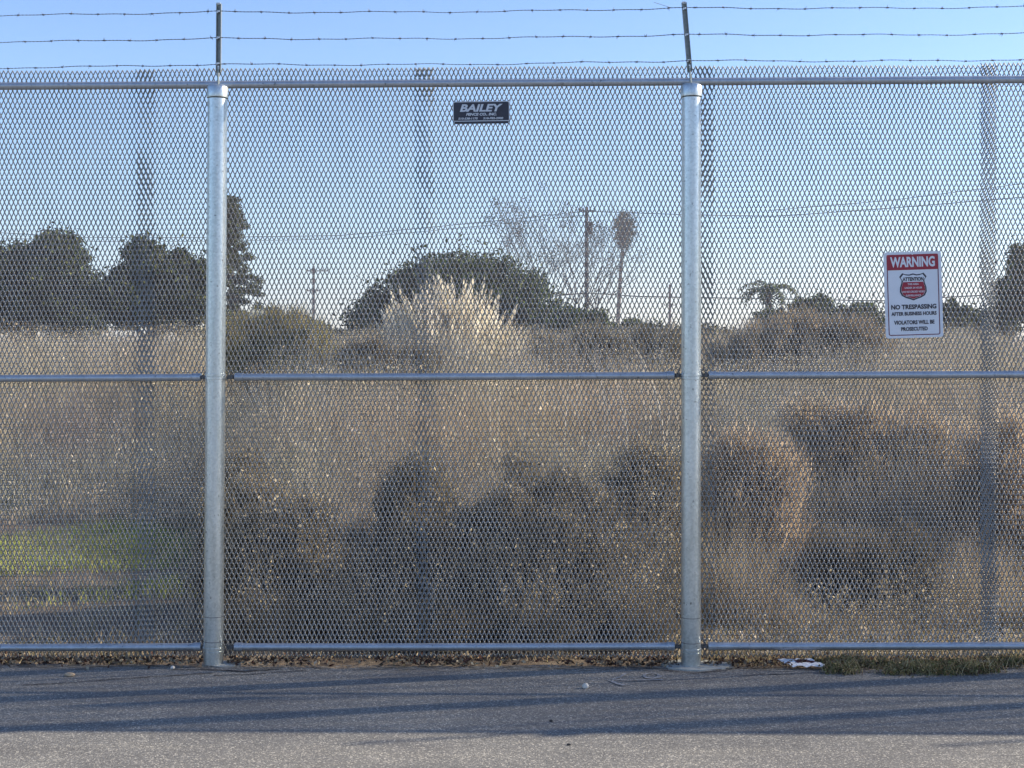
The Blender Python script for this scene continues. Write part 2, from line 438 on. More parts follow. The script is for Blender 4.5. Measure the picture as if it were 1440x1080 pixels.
def rrect(mb, w_, h_, r, y0, y1, hole=None):
    def ring(w_, h_, r):
        p = []
        for cx, cz, a0 in ((w_ / 2 - r, h_ / 2 - r, 0), (-w_ / 2 + r, h_ / 2 - r, 90), (-w_ / 2 + r, -h_ / 2 + r, 180), (w_ / 2 - r, -h_ / 2 + r, 270)):
            for k in range(7): a = R(a0 + 15 * k); p.append((cx + r * math.cos(a), cz + r * math.sin(a)))
        return p
    p = ring(w_, h_, r); n = len(p)
    if hole is None:
        mb.add([(x, y0, z) for x, z in p] + [(x, y1, z) for x, z in p],
               [tuple(range(n)), tuple(range(2 * n - 1, n - 1, -1))] + [(i, n + i, n + (i + 1) % n, (i + 1) % n) for i in range(n)])
    else:
        q = ring(w_ - 2 * hole, h_ - 2 * hole, max(r - hole, .001))
        mb.add([(x, y0, z) for x, z in p] + [(x, y0, z) for x, z in q] + [(x, y1, z) for x, z in p] + [(x, y1, z) for x, z in q],
               [(i, (i + 1) % n, n + (i + 1) % n, n + i) for i in range(n)] + [(i, 2 * n + i, 2 * n + (i + 1) % n, (i + 1) % n) for i in range(n)]
               + [(n + i, n + (i + 1) % n, 3 * n + (i + 1) % n, 3 * n + i) for i in range(n)])
# warning sign: 12 x 18 in, in front of the mesh
su, sv = 1286.3, 414.5
ws = empty('warning_sign', (fx(su), fy(fx(su)) + .052, fz(sv) + .001)); ws.rotation_euler = (0, -R(1.7), FROT)
tag(ws, 'white warning sign with maroon header and no trespassing notice wired to the fence', 'sign')
U = .001 * 3.815 * 80.5 / 80     # metres per photo pixel on the sign
W_, H_ = 81.0 / PX, 121.6 / PX
mb = MB(); rrect(mb, W_, H_, .016, -.0008, .0008); mb.build('panel', M['white'], ws)
def sp(px, pz): return (px * W_ / 540, 0, pz * H_ / 790)   # zoom pixels from the sign's centre
mb = MB(); rrect(mb, 484 * W_ / 540, 742 * H_ / 790, .012, -.0016, -.0009, .0048); mb.build('border', M['maroon'], ws)
mb = MB(); hw, hh = 482 * W_ / 540, 142 * H_ / 790
mb.box((0, -.0013, 300 * H_ / 790), (hw, .0009, hh), None, .006)
mb.build('header', M['red'], ws)
p = sp(0, 302); text('WARNING', 96 * H_ / 790, M['white'], ws, (p[0], -.0020, p[2]), bold=.035, width=418 * W_ / 540)
def shield(sc, y0, y1, zmin=None, zmax=None):
    half = [(0, 118), (35, 108), (72, 112), (100, 122), (128, 88), (106, 55), (110, 30), (124, -10), (126, -50), (108, -86), (70, -106), (30, -118), (0, -130)]
    full = [(x, z) for x, z in half] + [(-x, z) for x, z in half[-2:0:-1]]
    pts = [(x * sc, min(zmax if zmax is not None else 999, max(zmin if zmin is not None else -999, z * sc))) for x, z in full]
    n = len(pts); mbs = MB()
    q = [(sp(x, z + 78)[0], sp(x, z + 78)[2]) for x, z in pts]
    mbs.add([(x, y0, z) for x, z in q] + [(x, y1, z) for x, z in q], [tuple(range(n)), tuple(range(2 * n - 1, n - 1, -1))] + [(i, n + i, n + (i + 1) % n, (i + 1) % n) for i in range(n)])
    return mbs
shb = shield(1.0, -.0018, -.0009).build('shield', M['black'], ws)
shield(.90, -.0024, -.0018).build('shield_face', M['white'], shb)
shield(.885, -.0030, -.0024, zmax=40).build('shield_field', M['red'], shb)
p = sp(0, 78 + 66); text('ATTENTION', 36 * H_ / 790, M['black'], shb, (p[0], -.0032, p[2]), bold=.045, width=196 * W_ / 540)
for tx, z, wd in (('THIS AREA', 20, 104), ('UNDER 24 HOUR', -14, 164), ('LIVE RECORDED VIDEO', -50, 214), ('SURVEILLANCE', -84, 140)):
    p = sp(0, 78 + z); text(tx, 17 * H_ / 790, M['white'], shb, (p[0], -.0036, p[2]), bold=.012, width=wd * W_ / 540)
for tx, z, wd, h in (('NO TRESPASSING', -110, 424, 44), ('AFTER BUSINESS HOURS', -172, 424, 35), ('VIOLATORS WILL BE', -252, 380, 38), ('PROSECUTED', -312, 250, 36)):
    p = sp(0, z); text(tx, h * H_ / 790, M['black'], ws, (p[0], -.0018, p[2]), bold=.040, width=wd * W_ / 540)
for zz in (372, -378):
    mb = MB(); mb.tube([(0, -.0045, zz * H_ / 790), (0, .004, zz * H_ / 790)], .0042, 10)
    mb.build('bolt', M['clip'], ws)
# maker's plate
pu, pv = 676.5, 155.8
pl = empty('fence_plate', (fx(pu), fy(fx(pu)) + .050, fz(pv))); pl.rotation_euler = (0, -R(.7), FROT)
tag(pl, 'small dark navy plate with silver lettering hung below the top rail', 'sign')
PW, PH = 80.5 / PX, 32.0 / PX
mb = MB(); rrect(mb, PW, PH, .007, -.001, .001); mb.build('panel', M['navy'], pl)
mb = MB(); rrect(mb, PW - .001, PH - .014, .008, -.0018, -.001, .0042); o = mb.build('border', M['silver'], pl); o.location = (0, 0, .006)
text('BAILEY', .0405, M['silver'], pl, (0, -.0022, .0245), bold=.035, shear=.25, width=.232)
text('FENCE CO., INC.', .0175, M['silver'], pl, (0, -.0022, -.0115), bold=.045, shear=.25, width=.165)
text('510-538-1175', .0115, M['silver'], pl, (-.072, -.0022, -.0325), bold=.04, shear=.15, width=.105)
text('510-782-2900', .0115, M['silver'], pl, (.064, -.0022, -.0325), bold=.04, shear=.15, width=.108)
for sx in (-1, 1):
    for sz in (-1, 1):
        mb = MB(); mb.tube([(sx * (PW / 2 - .006), -.004, sz * (PH / 2 - .006)), (sx * (PW / 2 - .006), .006, sz * (PH / 2 - .006))], .0028, 8)
        mb.build('bolt', M['clip'], pl)
mb = MB(); mb.tube([(PW / 2 - .006, -.003, PH / 2 - .006), (PW / 2 + .006, -.004, PH / 2 + .002), (PW / 2 + .004, .004, PH / 2 - .008)], .0015, 5)
mb.build('wire_tie', M['clip'], pl)

# ------------------------------------------------------------------ vegetation builders
def mixcol(cols, n, jit=.12):
    cols = np.array(cols); i = rng.integers(0, len(cols), n); k = rng.random((n, 1))
    j = (i + rng.integers(1, max(2, len(cols)), n)) % len(cols)
    c = cols[i] * k + cols[j] * (1 - k)
    return np.clip(c * (1 + rng.normal(0, jit, (n, 1))), .004, .9)
def leaf_quads(P, size, aspect=.5, flat=0.0):
    n = len(P); d = rng.normal(size=(n, 3)); d[:, 2] *= (1 - flat); d /= np.linalg.norm(d, axis=1, keepdims=True)
    u = rng.normal(size=(n, 3)); u -= d * (u * d).sum(1, keepdims=True); u /= np.linalg.norm(u, axis=1, keepdims=True)
    s = size * rng.uniform(.6, 1.4, (n, 1))
    return np.stack([P - d * s, P + u * s * aspect, P + d * s, P - u * s * aspect], 1)
def blade_quads(B, H, lean, width, seg=2, curve=1.0):
    """B (n,3) base, H (n,) length, lean (n,2) horizontal reach / length."""
    n = len(B); ang = rng.random(n) * 6.283
    side = np.stack([np.cos(ang), np.sin(ang), np.zeros(n)], 1) * (np.broadcast_to(width, n)[:, None] / 2)
    out = []; prev = None
    for k in range(seg + 1):
        f = k / seg; p = B.copy()
        p[:, :2] += lean * (H[:, None]) * f ** (1 + curve * .8)
        L2 = np.clip((lean ** 2).sum(1), 0, .9)
        p[:, 2] += H * f * np.sqrt(1 - L2 * f)
        wv = side * (1 - f * .88)
        if prev is not None: out.append(np.stack([prev[0] - prev[1], prev[0] + prev[1], p + wv, p - wv], 1))
        prev = (p, wv)
    return np.concatenate(out), seg
def crown_pts(n, clumps, cr, spread=.5):
    c = np.array(clumps); i = rng.integers(0, len(c), n)
    d = rng.normal(size=(n, 3)); d /= np.linalg.norm(d, axis=1, keepdims=True)
    r = rng.random((n, 1)) ** spread
    return c[i] + d * r * np.array(cr)
def shell_clumps(n, centre, rad, k=.62, bottom=-.6):
    out = []
    while len(out) < n:
        d = rng.normal(size=3); d /= np.linalg.norm(d)
        if d[2] < bottom: continue
        r = k + (1 - k) * rng.random() ** .7
        out.append([centre[0] + d[0] * rad[0] * r, centre[1] + d[1] * rad[1] * r, centre[2] + d[2] * rad[2] * r])
    return out
def trunk(root, h, r, limbs, mat=None):
    mb = MB()
    mb.tube([(0, 0, -.1), (.03 * h, 0, h * .35), (-.02 * h, .02 * h, h * .7), (0, 0, h)], [r * 1.25, r, r * .7, r * .3], 9)
    for p in limbs:
        p = Vector(p); a = Vector((0, 0, h * random.uniform(.3, .7)))
        mb.tube([a, a.lerp(p, .5) + Vector((0, 0, h * .06)), p], [r * .45, r * .28, r * .08], 6)
    return mb.build('trunk', mat or M['bark'], root, True)
GREEN = [(.045, .075, .026), (.075, .108, .036), (.12, .145, .05), (.03, .05, .02)]
DKG = [(.022, .038, .016), (.042, .064, .026), (.075, .098, .036), (.14, .15, .06)]
def tree(name, label, cat, u, vtop, y, ru, lobes, n, leaf, cols, group=None, clump=.28, nlimb=7):
    """lobes: (u, v, rad_u, rad_v) in photo pixels at depth y - real crown volumes standing there"""
    base = at(u, 490, y); s = y / F
    root = empty(name, (base.x, y, 0)); tag(root, label, cat, group)
    cl = []; limbs = []
    tot = sum(l[2] * l[3] for l in lobes)
    for (lu, lv, a, b_) in lobes:
        c = at(lu, lv, y) - Vector((base.x, y, 0)); c = (c.x, random.uniform(-.3, .3) * a * s, c.z)
        cl += shell_clumps(max(24, int(330 * a * b_ / tot)), c, (a * s * .9, a * s * .8, b_ * s * .9), .30, -1)
        limbs.append((c[0], c[1], c[2]))
    r = clump * np.mean([l[3] for l in lobes]) * s
    P = crown_pts(n, cl, (r, r, r * .8), .5)
    P = np.concatenate([P, np.array(cl)[rng.integers(0, len(cl), n // 6)] + rng.normal(0, r * .75, (n // 6, 3))])
    P = P[P[:, 2] > .1]
    quads('crown', leaf_quads(P, leaf, .5), M['leaf'], root, mixcol(cols, len(P), .25))
    top = max(l[2] for l in limbs)
    trunk(root, max(top * .9, .5), .035 * top + .03, limbs + [tuple(random.choice(cl)) for _ in range(nlimb)])
    return root

# ---- far trees
tree('broad_tree', 'broad dark tree at the left edge with a rounded dense crown', 'tree', 40, 318, 42, 0,
     [(76, 372, 58, 54), (10, 400, 52, 60), (60, 430, 90, 50), (-60, 400, 70, 70), (120, 430, 40, 50)], 42000, .085, DKG, 'dark trees beyond the lot')
tree('broad_tree', 'lower bushy tree with a knobbly lit top between the round tree and the conifer', 'tree', 215, 330, 38, 0,
     [(203, 372, 34, 42), (238, 388, 34, 40), (274, 398, 30, 40), (180, 420, 50, 45), (250, 430, 60, 45)], 34000, .075, DKG + [(.10, .11, .035)], 'dark trees beyond the lot')
# conifer
cy = 60.0; cb = at(325, 490, cy); con = empty('conifer', (cb.x, cy, 0))
tag(con, 'tall ragged conifer with drooping tiers beside the left fence post', 'tree')
s = cy / F; H = at(325, 272, cy).z; cl = []
for k in range(26):
    z = H - .25 - (H - 1.2) * (k / 26) ** 1.05
    rr = (.18 + (H - z) * .29) * random.uniform(.7, 1.15)
    for q in range(6):
        a = random.uniform(0, 6.28)
        for f in (.35, .7, 1.0): cl.append([rr * f * math.cos(a), rr * f * math.sin(a), z - .25 * f * rr + random.uniform(-.1, .1)])
P = crown_pts(30000, cl, (.26, .26, .13), .6)
quads('crown', leaf_quads(P, .085, .35), M['leaf'], con, mixcol(DKG, len(P), .25))
trunk(con, H - .1, .2, [])
tree('dome_tree', 'dark green dome shaped tree behind the pampas grass', 'tree', 640, 355, 46, 0,
     [(676, 408, 64, 54), (600, 424, 70, 52), (535, 450, 50, 44), (738, 432, 54, 50), (650, 440, 120, 56), (630, 394, 54, 32)], 52000, .085, GREEN, 'dark trees beyond the lot', clump=.46)
tree('hedge_shrub', 'bluish green low shrub right of the dome tree', 'shrub', 800, 428, 44, 0,
     [(790, 462, 50, 34), (835, 466, 40, 32), (880, 472, 40, 24)], 16000, .08, GREEN, 'low shrubs on the far side of the lot')
tree('hedge_shrub', 'low dull shrub below the fan palm', 'shrub', 930, 452, 50, 0,
     [(920, 480, 50, 26), (980, 480, 50, 24), (1010, 484, 30, 22)], 12000, .08, DKG, 'low shrubs on the far side of the lot')
tree('hedge_shrub', 'grey green shrub showing above the brown thicket near the warning sign', 'shrub', 1150, 410, 48, 0,
     [(1150, 448, 54, 34), (1210, 452, 40, 28), (1090, 458, 40, 26)], 16000, .08, GREEN, 'low shrubs on the far side of the lot')
tree('hedge_shrub', 'dark shrub directly behind the warning sign', 'shrub', 1310, 430, 44, 0,
     [(1290, 464, 50, 34), (1340, 458, 44, 36)], 14000, .08, DKG, 'low shrubs on the far side of the lot')
tree('hedge_shrub', 'dark low shrub right of the wide mesh overlap', 'shrub', 1395, 430, 46, 0,
     [(1395, 462, 34, 30)], 9000, .08, DKG, 'low shrubs on the far side of the lot')
tree('broad_tree', 'dark tree cut off by the right edge of the view', 'tree', 1460, 335, 40, 0,
     [(1440, 372, 26, 34), (1432, 415, 34, 40), (1475, 400, 50, 60), (1500, 440, 80, 60)], 34000, .075, DKG, 'dark trees beyond the lot')
for u, v, ru, rv, y, lb in ((395, 458, 70, 26, 70, 'pale olive shrub between the conifer and the far utility pole'), (470, 476, 30, 18, 90, 'small distant shrub at the foot of the far utility pole')):
    tree('hedge_shrub', lb, 'shrub', u, v - rv, y, 0, [(u, v + 12, ru, rv + 10), (u + ru * .5, v + 16, ru * .6, rv)], 9000, .12, [(.12, .12, .06), (.17, .16, .08), (.09, .10, .05)], 'low shrubs on the far side of the lot')

# fan palm
py_ = 190.0; pb = at(868, 490, py_); pr = empty('fan_palm', (pb.x, py_, 0)); tag(pr, 'tall slender fan palm right of the tall utility pole', 'tree')
top = at(878, 322, py_) - Vector((pb.x, py_, 0)); top.y = 0
mb = MB(); mb.tube([(0, 0, -.1), (.1, 0, top.z * .3), (.45, 0, top.z * .65), (top.x, 0, top.z)], [.42, .3, .24, .22], 10); mb.build('trunk', M['bark'], pr, True)
Q = []; 
for k in range(330):
    a = random.uniform(0, 6.28); el = random.uniform(-1.45, 1.35); L = random.uniform(1.5, 2.35) * (1.0 if el > -.4 else 1.1)
    d = Vector((math.cos(a) * math.cos(el), math.sin(a) * math.cos(el), math.sin(el))); 
    c = top + d * L * .62 * Vector((.85, .85, 1.35)).length / 1.7
    f_ = random.choice((.12, .35, .6)); c = Vector((top.x + d.x * L * f_, d.y * L * f_, top.z - .1 + d.z * L * f_ * 1.6))
    u_ = d.cross(Vector((0, 0, 1))).normalized(); v_ = d.cross(u_).normalized(); tw = random.uniform(0, 3.14)
    uu = u_ * math.cos(tw) + v_ * math.sin(tw)
    for q in range(9):
        a2 = (q - 4) * .30; dd = (d * math.cos(a2) + uu * math.sin(a2)) * random.uniform(.6, .85); wv = uu.cross(d) * .05 + uu * .06
        Q.append([c - wv, c + wv, c + dd + wv * .2, c + dd - wv * .2])
Q = np.array([[list(p) for p in q] for q in Q]); quads('fronds', Q, M['leaf'], pr, mixcol([(.035, .06, .025), (.06, .085, .035), (.08, .085, .045)], len(Q), .2))
# feather palm by the right shrubs
fp_y = 62.0; b0 = at(1080, 490, fp_y); fpm = empty('feather_palm', (b0.x, fp_y, 0)); tag(fpm, 'small palm with arching fronds above the brown thicket', 'tree')
ht = at(1080, 412, fp_y).z
mb = MB(); mb.tube([(0, 0, -.1), (.05, 0, ht * .5), (0, 0, ht)], [.2, .16, .14], 9); mb.build('trunk', M['bark'], fpm, True)
Q = []
for k in range(16):
    a = 6.28 * k / 16 + random.uniform(-.2, .2); L = random.uniform(1.6, 2.3); el0 = random.uniform(.5, 1.25); p = Vector((0, 0, ht)); el = el0
    for q in range(12):
        d = Vector((math.cos(a) * math.cos(el), math.sin(a) * math.cos(el), math.sin(el))); p2 = p + d * L / 12; sd = Vector((-math.sin(a), math.cos(a), 0))
        for sgn in (-1, 1):
            tip = p + sd * sgn * .30 * math.sin(.4 + 2.5 * q / 12) + d * .15 + Vector((0, 0, -.1))
            Q.append([list(p), list(p2), list(tip + d * .03), list(tip)])
        Q.append([list(p - sd * .02), list(p + sd * .02), list(p2 + sd * .015), list(p2 - sd * .015)])
        p = p2; el -= .17
Q = np.array(Q); quads('fronds', Q, M['leaf'], fpm, mixcol(GREEN, len(Q), .2))

# bare tree
by_ = 92.0; b0 = at(770, 490, by_); bare = empty('bare_tree', (b0.x, by_, 0)); tag(bare, 'leafless tree with fine twigs around the tall utility pole', 'tree')
mb = MB(); tw = []
def branch(p, d, L, r, lev):
    n = 3; pts = [p]; q = p.copy(); dd = d.copy()
    for k in range(n):
        dd = (dd + Vector((random.gauss(0, .12), random.gauss(0, .12), random.gauss(.03, .08)))).normalized(); q = q + dd * L / n; pts.append(q.copy())
    mb.tube(pts, [r, r * .85, r * .72, r * .6], 5 if lev < 2 else 3, False)
    if lev >= 4:
        tw.append(q.copy()); return
    for k in range(3 if lev > 0 else 5):
        a = random.uniform(0, 6.28); sp_ = random.uniform(.3, .75)
        o_ = Vector((math.cos(a), math.sin(a), 0)); nd = (dd + o_ * sp_ + Vector((0, 0, .12))).normalized()
        branch(pts[random.choice((2, 3))], nd, L * random.uniform(.62, .82), r * .55, lev + 1)
for sx in (-1.2, .2, 1.6, 3.0): branch(Vector((sx * 1.0, random.uniform(-.5, .5), -.1)), Vector((sx * .07, 0, 1)).normalized(), 4.35, .08, 0)
mb.build('branches', M['bark'], bare)
tp = np.array([list(p) for p in tw]); tp = np.repeat(tp[rng.integers(0, len(tp), 130)], 26, axis=0) + rng.normal(0, .22, (3380, 3))
quads('seed_tufts', leaf_quads(tp, .06, .5), M['leaf'], bare, mixcol([(.12, .11, .09), (.08, .08, .07)], 3380, .2))

# ---- utility poles and cables
def pole(u, vtop, y, arms, r, label):
    b0 = at(u, 490, y); o = empty('utility_pole', (b0.x, y, 0)); tag(o, label, 'utility pole', None)
    h = at(u, vtop, y).z; mb = MB(); mb.tube([(0, 0, -.2), (0, 0, h * .5), (0, 0, h)], [r * 1.2, r, r * .8], 10); mb.build('pole', M['pole'], o, True)
    for v, hw, off in arms:
        z = at(u, v, y).z; mb = MB(); mb.box((off, -.12, z), (hw * 2, .10, .12))
        ca = mb.build('crossarm', M['pole'], o)
        for q in (-.92, -.45, .45, .92):
            mb = MB(); mb.tube([(off + hw * q, -.12, z + .05), (off + hw * q, -.12, z + .12), (off + hw * q, -.12, z + .25)], [.03, .07, .04], 6)
            mb.build('insulator', M['cable'], ca)
    return o
p1 = pole(441, 374, 170, [(381, 1.35, .5), (409, .9, .1)], .19, 'distant thin utility pole with two crossarms left of the pampas grass')
p2 = pole(825, 291, 99, [(297, .6, 0)], .15, 'tall thick utility pole standing among bare twigs')
mb = MB(); mb.tube([(.28, -.1, at(825, 330, 99).z), (.28, -.1, at(825, 330, 99).z + .9)], .16, 12)
mb.tube([(0, 0, at(825, 413, 99).z), (-2.6, 0, at(825, 414, 99).z)], .03, 5); mb.build('transformer', M['pole'], p2, True)
pole(942, 400, 215, [(429, 1.0, 0)], .22, 'faint distant utility pole left of the right fence post')
def cable(pts, r, label, sag=.0):
    P = [at(*p) for p in pts]; mb = MB(); out = []
    for i in range(len(P) - 1):
        for k in range(12):
            f = k / 12; q = P[i].lerp(P[i + 1], f); q.z -= sag * 4 * f * (1 - f); out.append(q)
    out.append(P[-1]); mb.tube(out, r, 5); o = mb.build('power_cable', M['cable']); tag(o, label, 'cable', 'overhead cables'); return o
cable([(-220, 312, 99), (120, 334, 99), (480, 331, 99), (824, 297, 99)], .022, 'upper cable running left from the tall utility pole', .05)
cable([(-220, 324, 101), (150, 340, 101), (480, 336, 101), (826, 302, 100)], .018, 'second upper cable just below the first left of the tall pole', .05)
cable([(826, 297, 99), (1090, 304, 90), (1440, 277, 80), (1700, 262, 75)], .022, 'upper cable rising to the right from the tall utility pole', .05)
cable([(1080, 296, 140), (1250, 282, 140), (1440, 258, 140), (1700, 235, 140)], .03, 'thin highest cable at the far right')
cable([(640, 436, 99), (740, 420, 99), (824, 412, 99)], .04, 'thick low cable left of the tall pole')
cable([(826, 412, 99), (900, 417, 95), (1240, 423, 90), (1440, 412, 85), (1700, 404, 80)], .035, 'thick low cable passing behind the warning sign')

# ---- pampas grass
py0 = 21.0; b0 = at(628, 490, py0); pam = empty('pampas_grass', (b0.x, py0, 0)); tag(pam, 'large pampas grass clump with a fan of cream plumes in the middle of the lot', 'ornamental grass')
n = 330; Q = []; SQ = []
for k in range(n):
    a = random.uniform(0, 6.28); lean = .57 * random.random() ** .62 * (.78 if math.cos(a) < 0 else 1)
    L = random.uniform(2.2, 2.92) * (1 - .22 * lean)
    d = Vector((math.cos(a) * math.sin(lean), math.sin(a) * math.sin(lean) * .8, math.cos(lean)))
    b_ = Vector((random.gauss(0, .13), random.gauss(0, .13), 0)); tip = b_ + d * L + Vector((0, 0, -.12 * lean))
    SQ.append([list(b_ - Vector((.005, 0, 0))), list(b_ + Vector((.005, 0, 0))), list(tip + Vector((.004, 0, 0))), list(tip - Vector((.004, 0, 0)))])
    pl_ = random.uniform(.7, 1.1)
    for q in range(110):
        f = random.random(); c = tip - d * pl_ * (1 - f); wd = .095 * math.sin(math.pi * min(1, .12 + .88 * f)) ** .7 * (1.15 - .5 * f)
        o_ = Vector((random.gauss(0, 1), random.gauss(0, 1), random.gauss(0, .4))).normalized() * wd * random.uniform(.2, 1)
        dd = (d + o_ * 4).normalized() * random.uniform(.05, .10); wv = Vector((random.gauss(0, 1), random.gauss(0, 1), random.gauss(0, 1))).normalized() * .009
        Q.append([list(c + o_ - wv), list(c + o_ + wv), list(c + o_ + dd + wv * .4), list(c + o_ + dd - wv * .4)])
Q = np.array(Q); quads('plumes', Q, M['plume'], pam, mixcol([(.88, .82, .68), (.93, .88, .77), (.78, .69, .54)], len(Q), .1))
quads('plume_stems', np.array(SQ), M['dry'], pam, mixcol([(.40, .34, .18)], len(SQ), .1))
nb = 5000; B = np.zeros((nb, 3)); B[:, :2] = rng.normal(0, .22, (nb, 2)); a = rng.random(nb) * 6.283; l = rng.uniform(.25, .92, nb)
q, sg = blade_quads(B, rng.uniform(1.1, 1.9, nb), np.stack([np.cos(a) * l, np.sin(a) * l], 1), .016, 4)
quads('leaf_blades', q, M['leaf'], pam, np.tile(mixcol([(.16, .17, .08), (.26, .24, .13), (.09, .11, .05), (.34, .29, .18)], nb, .15), (sg, 1)))

# ---- dry weeds filling the lot (uncountable)
def smooth_noise(x, y, sc, seed):
    r2 = np.random.default_rng(seed); v = 0
    for k in range(6):
        a = r2.random() * 6.283; f = sc * (1 + r2.random()); p = r2.random() * 6.28
        v = v + np.sin((x * math.cos(a) + y * math.sin(a)) * f + p)
    return v / 6
def field_h(x, y):
    u = 720 + x * F / y
    h = np.interp(y, [9.6, 11, 13, 16, 22, 30, 60], [.45, .95, 1.35, 1.68, 1.86, 1.95, 2.4])
    left = np.clip((-.16 * y - x) / 1.0, 0, 1)                      # lower weeds towards the left, where the ground shows
    h = h * (1 - left * np.interp(y + .7 * smooth_noise(x, y, 2.1, 8) + .5 * smooth_noise(x, y, 7, 12), [9, 12.2, 13.6, 18], [1, 1, .55, 0]))
    h = h * (1 + .22 * smooth_noise(x, y, .9, 1) + .12 * smooth_noise(x, y, 3.3, 2))
    return h
def hue(P, seed=5):
    a = smooth_noise(P[:, 0], P[:, 1], .9, seed)[:, None]; b_ = smooth_noise(P[:, 0], P[:, 1] + P[:, 2], 1.6, seed + 1)[:, None]
    c = np.ones((len(P), 3)); c += a * np.array([.28, .16, .02]) + b_ * np.array([.28, .34, .24]); return c
BRN_ = [(.38, .30, .20), (.50, .40, .28)]
STRAW = [(.50, .42, .30), (.40, .34, .24), (.60, .52, .40), (.27, .23, .17), (.38, .37, .25)]
nb = 270000; y = 9.6 + 34 * rng.random(nb) ** 1.7; x = (rng.random(nb) * 2 - 1) * (y * .43 + 1.8); h = field_h(x, y)
keep = h > .18; x, y, h = x[keep], y[keep], h[keep]; nb = len(x)
B = np.stack([x, y, np.zeros(nb)], 1); a = rng.random(nb) * 6.283; l = np.abs(rng.normal(0, .22, nb))
q, sg = blade_quads(B, h * rng.uniform(.7, 1.05, nb), np.stack([np.cos(a) * l, np.sin(a) * l], 1), rng.uniform(.003, .009, nb) * (1 + y / 30), 2)
cA = mixcol(STRAW, nb, .12) * hue(B); q1, c1 = q, np.tile(cA, (sg, 1))
n2 = 150000; y = 9.6 + 30 * rng.random(n2) ** 1.9; x = (rng.random(n2) * 2 - 1) * (y * .43 + 1.8); h = field_h(x, y)
z = h * (1 - .55 * rng.random(n2) ** 1.6) ; P = np.stack([x, y, z], 1)[h > .18]
q2 = leaf_quads(P, .014 * (1 + P[:, 1:2] / 25), .32); c2 = mixcol(STRAW, len(P), .2) * hue(P)
nf = 60000; xf = rng.uniform(-2.0, 4.7, nf); yf = rng.uniform(8.1, 9.9, nf); uf = 720 + xf * F / yf
hb_ = np.interp(yf, [9.0, 9.3], [0, 1]); hf = np.interp(uf, [300, 420, 900, 990, 1040, 1110, 1150, 1300, 1350, 1500], [1.0, 1.15, 1.2, 1.0, 1.05, .8, .32, .34, .7, .8]) * (.75 + .3 * smooth_noise(xf, yf, 2.5, 41)) * np.interp(yf, [8.1, 8.8], [.55, 1]); hf = np.where(uf > 960, np.maximum(hf, hb_ * 1.12 * (.85 + .3 * smooth_noise(xf, yf, 2.5, 41))), hf)
kf = rng.random(nf) < np.maximum(np.interp(uf, [300, 900, 990, 1120, 1160, 1300, 1340], [.12, .30, .8, .75, .30, .30, .8]), hb_ * (uf > 960)); xf, yf, hf = xf[kf], yf[kf], hf[kf]
Bf = np.stack([xf, yf, np.zeros(len(xf))], 1); af = rng.random(len(xf)) * 6.283; lf = np.abs(rng.normal(0, .32, len(xf)))
q4, sg = blade_quads(Bf, hf * rng.uniform(.5, 1.1, len(xf)), np.stack([np.cos(af) * lf, np.sin(af) * lf], 1), rng.uniform(.0025, .006, len(xf)), 2); c4_ = np.tile(mixcol(STRAW + BRN_, len(xf), .15), (sg, 1))
Pk = []; Sk = []
for k in range(105):
    uu = random.choice((random.uniform(740, 955), random.uniform(740, 955), random.uniform(320, 740), random.uniform(1130, 1360))); yy = random.uniform(7.62, 8.05); hh = random.uniform(.35, 1.15) * (.5 if uu > 1000 else 1)
    xb = (uu - 720) * yy / F; lx, ly = random.gauss(0, .16), random.gauss(0, .05)
    for j in range(random.randint(4, 9)):
        dx, dz = random.gauss(0, .10), random.uniform(.55, 1.0); tx, ty, tz = xb + lx + dx, yy + ly + random.gauss(0, .04), hh * dz
        Sk.append([[xb - .0015, yy, 0], [xb + .0015, yy, 0], [tx + .001, ty, tz], [tx - .001, ty, tz]])
        for m_ in range(9): f = random.uniform(.35, 1.0); Pk.append([xb + (tx - xb) * f + random.gauss(0, .016), yy + (ty - yy) * f + random.gauss(0, .012), tz * f + random.gauss(0, .014)])
Pk = np.array(Pk); Sk = np.array(Sk)
q5 = leaf_quads(Pk, .0105, .55); c5 = mixcol([(.42, .36, .24), (.52, .45, .32), (.30, .26, .15)], len(Pk), .15); q6 = Sk; c6 = mixcol([(.34, .28, .19)], len(Sk), .2)
nb = 260; y = rng.uniform(11.5, 17, nb); u_ = np.concatenate([rng.uniform(690, 960, 150), rng.uniform(1000, 1440, 60), rng.uniform(380, 560, 50)]); x = (u_ - 720) * y / F
B = np.stack([x, y, np.full(nb, .6)], 1); a = rng.random(nb) * 6.283; l = rng.uniform(.1, .75, nb)
q3, sg = blade_quads(B, rng.uniform(1.0, 1.65, nb), np.stack([np.cos(a) * l, np.sin(a) * l * .3], 1), .009, 6, 2.0); c3 = np.tile(mixcol([(.55, .50, .40), (.66, .62, .52)], nb, .1), (sg, 1))
o = quads('dry_weeds', np.concatenate([q1, q2, q3, q4, q5, q6]), M['dry'], None, np.clip(np.concatenate([c1, c2, c3, c4_, c5, c6]), .01, .9))
tag(o, 'pale dried weeds and stalks filling the empty lot behind the fence', 'weeds', None, 'stuff')

